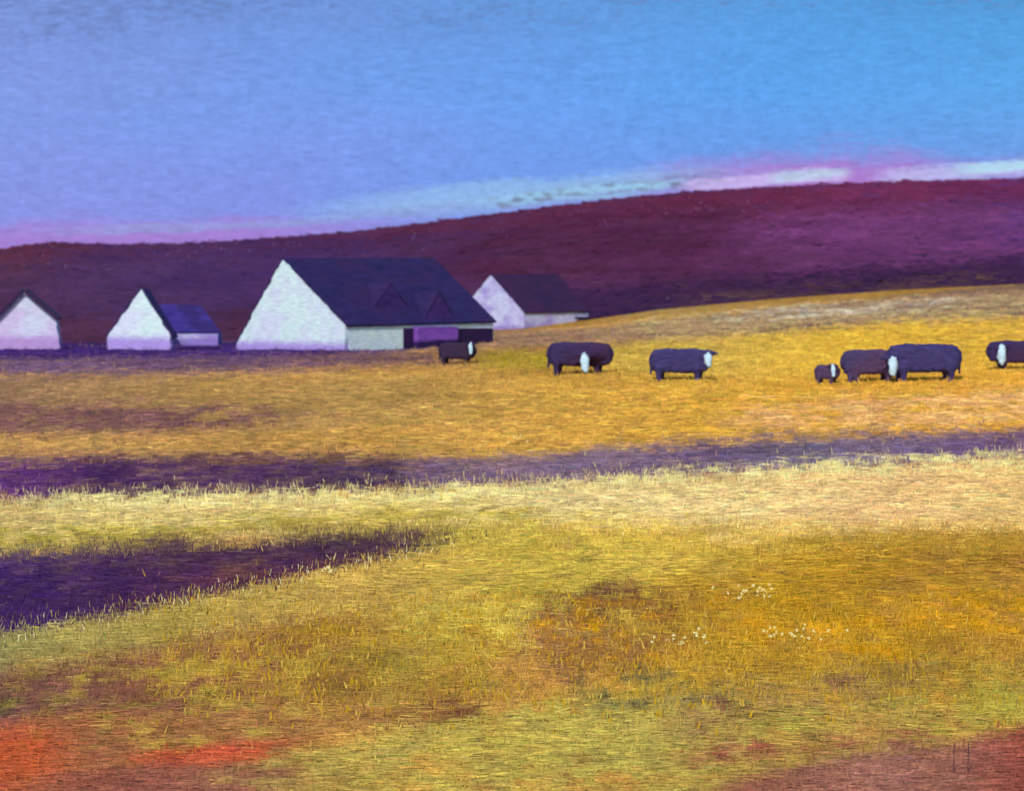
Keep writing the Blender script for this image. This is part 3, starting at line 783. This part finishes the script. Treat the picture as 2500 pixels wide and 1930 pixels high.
def cow(name, label, cat, x0, x1, ytop, ybase, hx, hy0, hy1, hide, face_left=False, yaw=0, legs=True, head_out=.55, blaze=True, lying=False, hw=1.0):
    """side-on animal between two bearings; the head comes round towards the viewer at bearing hx, rows hy0..hy1"""
    D = D_of((x0 + x1) / 2 * K, ybase * K, 60)
    cx = (x0 + x1) / 2
    o = G(cx * K, D)
    mp = K * D / F                       # metres per chart unit here
    Ln = (x1 - x0) * mp / 2
    H = (ybase - ytop) * mp
    o.z = -(ybase * K - LEVEL) * D / F
    s = -1 if face_left else 1
    rx = lambda px: (px - cx) * mp
    sc = H / 1.1
    V, E, R = [], [], []
    def vtx(p, r, par=None, ry=None):
        V.append(p); R.append((r, ry if ry else r))
        if par is not None: E.append((par, len(V) - 1))
        return len(V) - 1
    b = H * .60                         # centre height of trunk
    rz = H * .375
    e = Ln - rz * .62
    mid = vtx((0, 0, b * .985), rz * 1.0, None, rz * .72)
    hip = vtx((-s * e * .55, 0, b * 1.02), rz * 1.0, mid, rz * .74)
    rump = vtx((-s * (Ln - rz * .74), 0, b * 1.02), rz * .93, hip, rz * .7)
    sh = vtx((s * e * .52, 0, b * 1.0), rz * 1.02, mid, rz * .74)
    if head_out > 0 and not (abs(rx(hx)) > Ln * .75):
        fr = vtx((s * (Ln - rz * .74), 0, b * 1.0), rz * .9, sh, rz * .7)
    else:
        fr = vtx((s * (Ln - rz * .95), 0, b * 1.02), rz * .9, sh, rz * .66)
    # tail
    t1 = vtx((-s * (Ln - .03), 0, b + rz * .5), .045 * sc, rump)
    t2 = vtx((-s * (Ln + .0), .02, b - rz * .3), .03 * sc, t1)
    vtx((-s * (Ln - .02), .02, b - rz * 1.0), .045 * sc, t2)
    # legs
    if not lying:
        for lx, par in ((-s * e * .88, rump), (s * e * .72, sh)):
            for sy_ in (-1, 1):
                off = .06 * sy_ * s
                k1 = vtx((lx + off, sy_ * rz * .42, b * .62), .165 * sc, par)
                k2 = vtx((lx + off + (.04 if lx * s < 0 else 0) * -s, sy_ * rz * .44, b * .32), .10 * sc, k1)
                vtx((lx + off, sy_ * rz * .44, -.05), .085 * sc, k2)
    # neck and head
    X = rx(hx)
    zt, zb = (ybase - hy0) * mp, (ybase - hy1) * mp
    hl = zt - zb
    yo = -(rz * .72 + head_out)
    if abs(X) > Ln * .6: yo = -head_out * .6 - .1
    w = max(.085 * sc, hl * .24) * hw
    nm = vtx(((V[fr][0] * .55 + X * .45), yo * .45, b + (zt - b) * .35), rz * .52, fr, rz * .46)
    pl = vtx((X, yo * .9, zt - hl * .12), w * 1.2, nm, w * 1.1)
    fm = vtx((X + .01 * s, yo - .05, (zt + zb) / 2 + .02), w * 1.05, pl, w * 1.0)
    mz = vtx((X + .02 * s, yo - .10, zb + hl * .12), w * .74, fm, w * .75)
    for q in (-1, 1):
        e1 = vtx((X + q * w * 1.6, yo * .9 + .03, zt - hl * .06), w * .42, pl)
        vtx((X + q * w * 2.5, yo * .9 + .04, zt - hl * .12), w * .26, e1)
    bm = bmesh.new()
    def blob(p, r, ry, box):
        g_ = bmesh.ops.create_icosphere(bm, subdivisions=2, radius=1.0)['verts']
        for v in g_:
            q = v.co.normalized()
            if box:
                q = Vector([math.copysign(abs(t) ** .45, t) for t in q])
            v.co = Vector((p[0] + q.x * r * (.7 if box else 1), p[1] + q.y * ry, p[2] + q.z * r))
    trunk = {mid, hip, rump, sh, fr}
    for a, c in E:
        pa, pc = Vector(V[a]), Vector(V[c])
        (ra, rya), (rc, ryc) = R[a], R[c]
        k = max(2, int((pa - pc).length / (min(ra, rc) * .45)) + 1)
        for i in range(k + 1):
            t = i / k
            blob(pa.lerp(pc, t), ra + (rc - ra) * t, rya + (ryc - rya) * t, a in trunk and c in trunk)
    me = bpy.data.meshes.new(name); bm.to_mesh(me); bm.free()
    ob = bpy.data.objects.new(name, me); COL.objects.link(ob)
    rm = ob.modifiers.new('remesh', 'REMESH'); rm.mode = 'VOXEL'; rm.voxel_size = .024 * max(.5, sc)
    sb = ob.modifiers.new('smooth', 'SMOOTH'); sb.factor = .5; sb.iterations = 2
    dg = bpy.context.evaluated_depsgraph_get()
    nm_ = bpy.data.meshes.new_from_object(ob.evaluated_get(dg))
    ob.modifiers.clear(); ob.data = nm_; bpy.data.meshes.remove(me)
    n = len(nm_.vertices)
    co = np.zeros(n * 3, np.float32); nm_.vertices.foreach_get('co', co); co = co.reshape(-1, 3)
    # rough coat
    nz = fbm(co[:, 0] * 9 + 50, co[:, 2] * 9 + 50 + co[:, 1] * 5, 77, 3) - .5
    co += (nz * .05 * sc)[:, None] * np.array([[.7, .7, 1.0]])
    nm_.vertices.foreach_set('co', co.reshape(-1))
    bl = np.zeros(n, np.float32)
    if blaze:
        ez = (zt + zb) / 2
        q = ((co[:, 0] - X) / (w * .9)) ** 2 + ((co[:, 2] - ez) / (hl * .5)) ** 2 + (fbm(co[:, 0] * 14 + 9, co[:, 2] * 9 + 30, 93, 3) - .5) * 1.6
        bl = np.clip(1.6 - q, 0, 1) * (co[:, 1] < yo * .9 + .02)
    at = nm_.attributes.new('blaze', 'FLOAT', 'POINT'); at.data.foreach_set('value', bl.astype(np.float32))
    nm_.materials.append(hide)
    nm_.polygons.foreach_set('use_smooth', [True] * len(nm_.polygons))
    ob.location = o; ob.rotation_euler = (0, 0, math.radians(yaw))
    tag(ob, label, cat, 'dark cattle grazing on the golden field')
    return ob
cow('cow', 'small dim brown cow nearest the cottages with a thin white face', 'cow', 1072, 1162, 834, 888, 1149, 836, 864, H_brown, hw=.8)
cow('cow', 'dark purple cow with white face lowered before the middle of its flank', 'cow', 1338, 1495, 832, 912, 1426, 860, 906, H_dark)
cow('cow', 'navy cow with its white face raised high at its right end', 'cow', 1588, 1740, 848, 928, 1727, 858, 894, H_navy, head_out=.3, hw=1.15)
cow('calf', 'little dark calf with speckled white face behind the plum cow', 'calf', 1990, 2050, 888, 936, 2031, 888, 918, H_plum, head_out=.15, hw=.8)
cow('cow', 'plum cow without a white mark standing left of the big navy cow', 'cow', 2054, 2185, 850, 932, 2075, 905, 935, H_plum, face_left=True, blaze=False, head_out=.1)
cow('cow', 'biggest navy cow with long white face hanging at its left end', 'cow', 2158, 2344, 836, 930, 2177, 868, 916, H_navy, face_left=True, head_out=.35)
cow('cow', 'dark cow cut off by the right edge with white face lowered', 'cow', 2410, 2580, 828, 902, 2442, 842, 888, H_dark, face_left=True, head_out=.35)

# ------------------------------------------------------------------ small things
M_cream = dabbed('petal', (236, 232, 178), (224, 218, 140), scale=20, rough=.6, bump=.002)
M_stem = dabbed('stem', (150, 140, 50), (120, 110, 50), scale=20, rough=.7, bump=.002)
M_wood = dabbed('weathered_wood', (70, 54, 72), (92, 66, 70), scale=6, rough=.8, bump=.01)
M_stone = dabbed('pale_stone', (196, 186, 180), (170, 160, 170), scale=6, rough=.8, bump=.03)
def flower_clump(label, cx, cy, w, n):
    D = D_of(cx * K, cy * K, 38)
    o = G(cx * K, D)
    root = empty('flower_clump', o, 0, label=label, cat='flowers', group='cream wildflowers on the lower slope')
    mp = K * D / F
    for i in range(n):
        x, y, h = random.gauss(0, w * mp * .45), random.gauss(0, .35), random.uniform(.05, .22)
        z0 = G((o.x + x) / (D + y) * F + 512, D + y).z - o.z
        lean = random.uniform(-.04, .04)
        c = Vector((lean, 0, h))
        V = [(-.006, 0, -.02), (.006, 0, -.02), c]
        Fc = [[0, 1, 2]]
        for k in range(6):
            a = k * 1.047 + random.random()
            r = random.uniform(.018, .048)
            d = Vector((math.cos(a), -.25, math.sin(a))) * r
            t = Vector((-math.sin(a), 0, math.cos(a))) * r * .3
            b_ = len(V); V += [c + d * .5 + t, c + d, c + d * .5 - t]
            Fc.append([2, b_, b_ + 1, b_ + 2])
        f = mesh_obj('flower', V, Fc, M_stem, root)
        f.data.materials.append(M_cream)
        f.data.polygons.foreach_set('material_index', [0] + [1] * 6)
        f.location = (x, y, z0)
for a in (('cream flower clump upper left of the pair on the golden slope', 1800, 1462, 50, 10),
          ('cream flower clump upper right of the pair on the golden slope', 1855, 1455, 40, 9),
          ('wide cream flower clump left of centre low on the golden slope', 1685, 1572, 110, 14),
          ('dense cream flower clump low on the golden slope, rightmost of all', 1945, 1562, 120, 20),
          ('tiny cream flower clump in the ochre field above the purple strip', 1262, 1082, 30, 6),
          ('few cream flowers at the lower edge of the dark wedge', 802, 1402, 30, 6)):
    flower_clump(*a)

def post(name, label, cx, cy, h, r, cat='post', group=None, lean=.02):
    D = D_of(cx * K, cy * K, 38)
    o = G(cx * K, D)
    mp = K * D / F
    H = h * mp; R_ = r * mp
    V, Fc = [], []
    n = 8
    rings = [(-.15, 1.0), (H * .5, .93), (H * .94, .86), (H, .5)]
    for k, (z, q) in enumerate(rings):
        for i in range(n):
            a = i / n * math.tau
            V.append((math.cos(a) * R_ * q * random.uniform(.9, 1.1) + lean * z, math.sin(a) * R_ * q, z))
    for k in range(len(rings) - 1):
        for i in range(n):
            Fc.append([k * n + i, k * n + (i + 1) % n, (k + 1) * n + (i + 1) % n, (k + 1) * n + i])
    Fc.append([(len(rings) - 1) * n + i for i in range(n)])
    ob = mesh_obj(name, V, Fc, M_wood)
    ob.location = o
    tag(ob, label, cat, group)
post('stake', 'left of two thin grey stakes in the red earth at lower right', 2328, 1892, 74, 1.4, 'stake', 'thin stakes in the red earth')
post('stake', 'right of two thin grey stakes in the red earth at lower right', 2363, 1890, 76, 1.4, 'stake', 'thin stakes in the red earth')

def stone(label, cx, cy, w):
    D = D_of(cx * K, cy * K, 38, 340)
    o = G(cx * K, D)
    r = w * K * D / F / 2
    bm = bmesh.new()
    bmesh.ops.create_icosphere(bm, subdivisions=3, radius=r)
    for v in bm.verts:
        q = 1 + (random.random() - .5) * .12
        v.co = Vector((v.co.x * 1.1 * q, v.co.y * q, v.co.z * .8 * q + r * .4))
    me = bpy.data.meshes.new('stone'); bm.to_mesh(me); bm.free()
    ob = bpy.data.objects.new('stone', me); COL.objects.link(ob)
    me.materials.append(M_stone); ob.location = o
    tag(ob, label, 'stone')
stone('single small pale stone low on the dark hill', 1630, 732, 9)
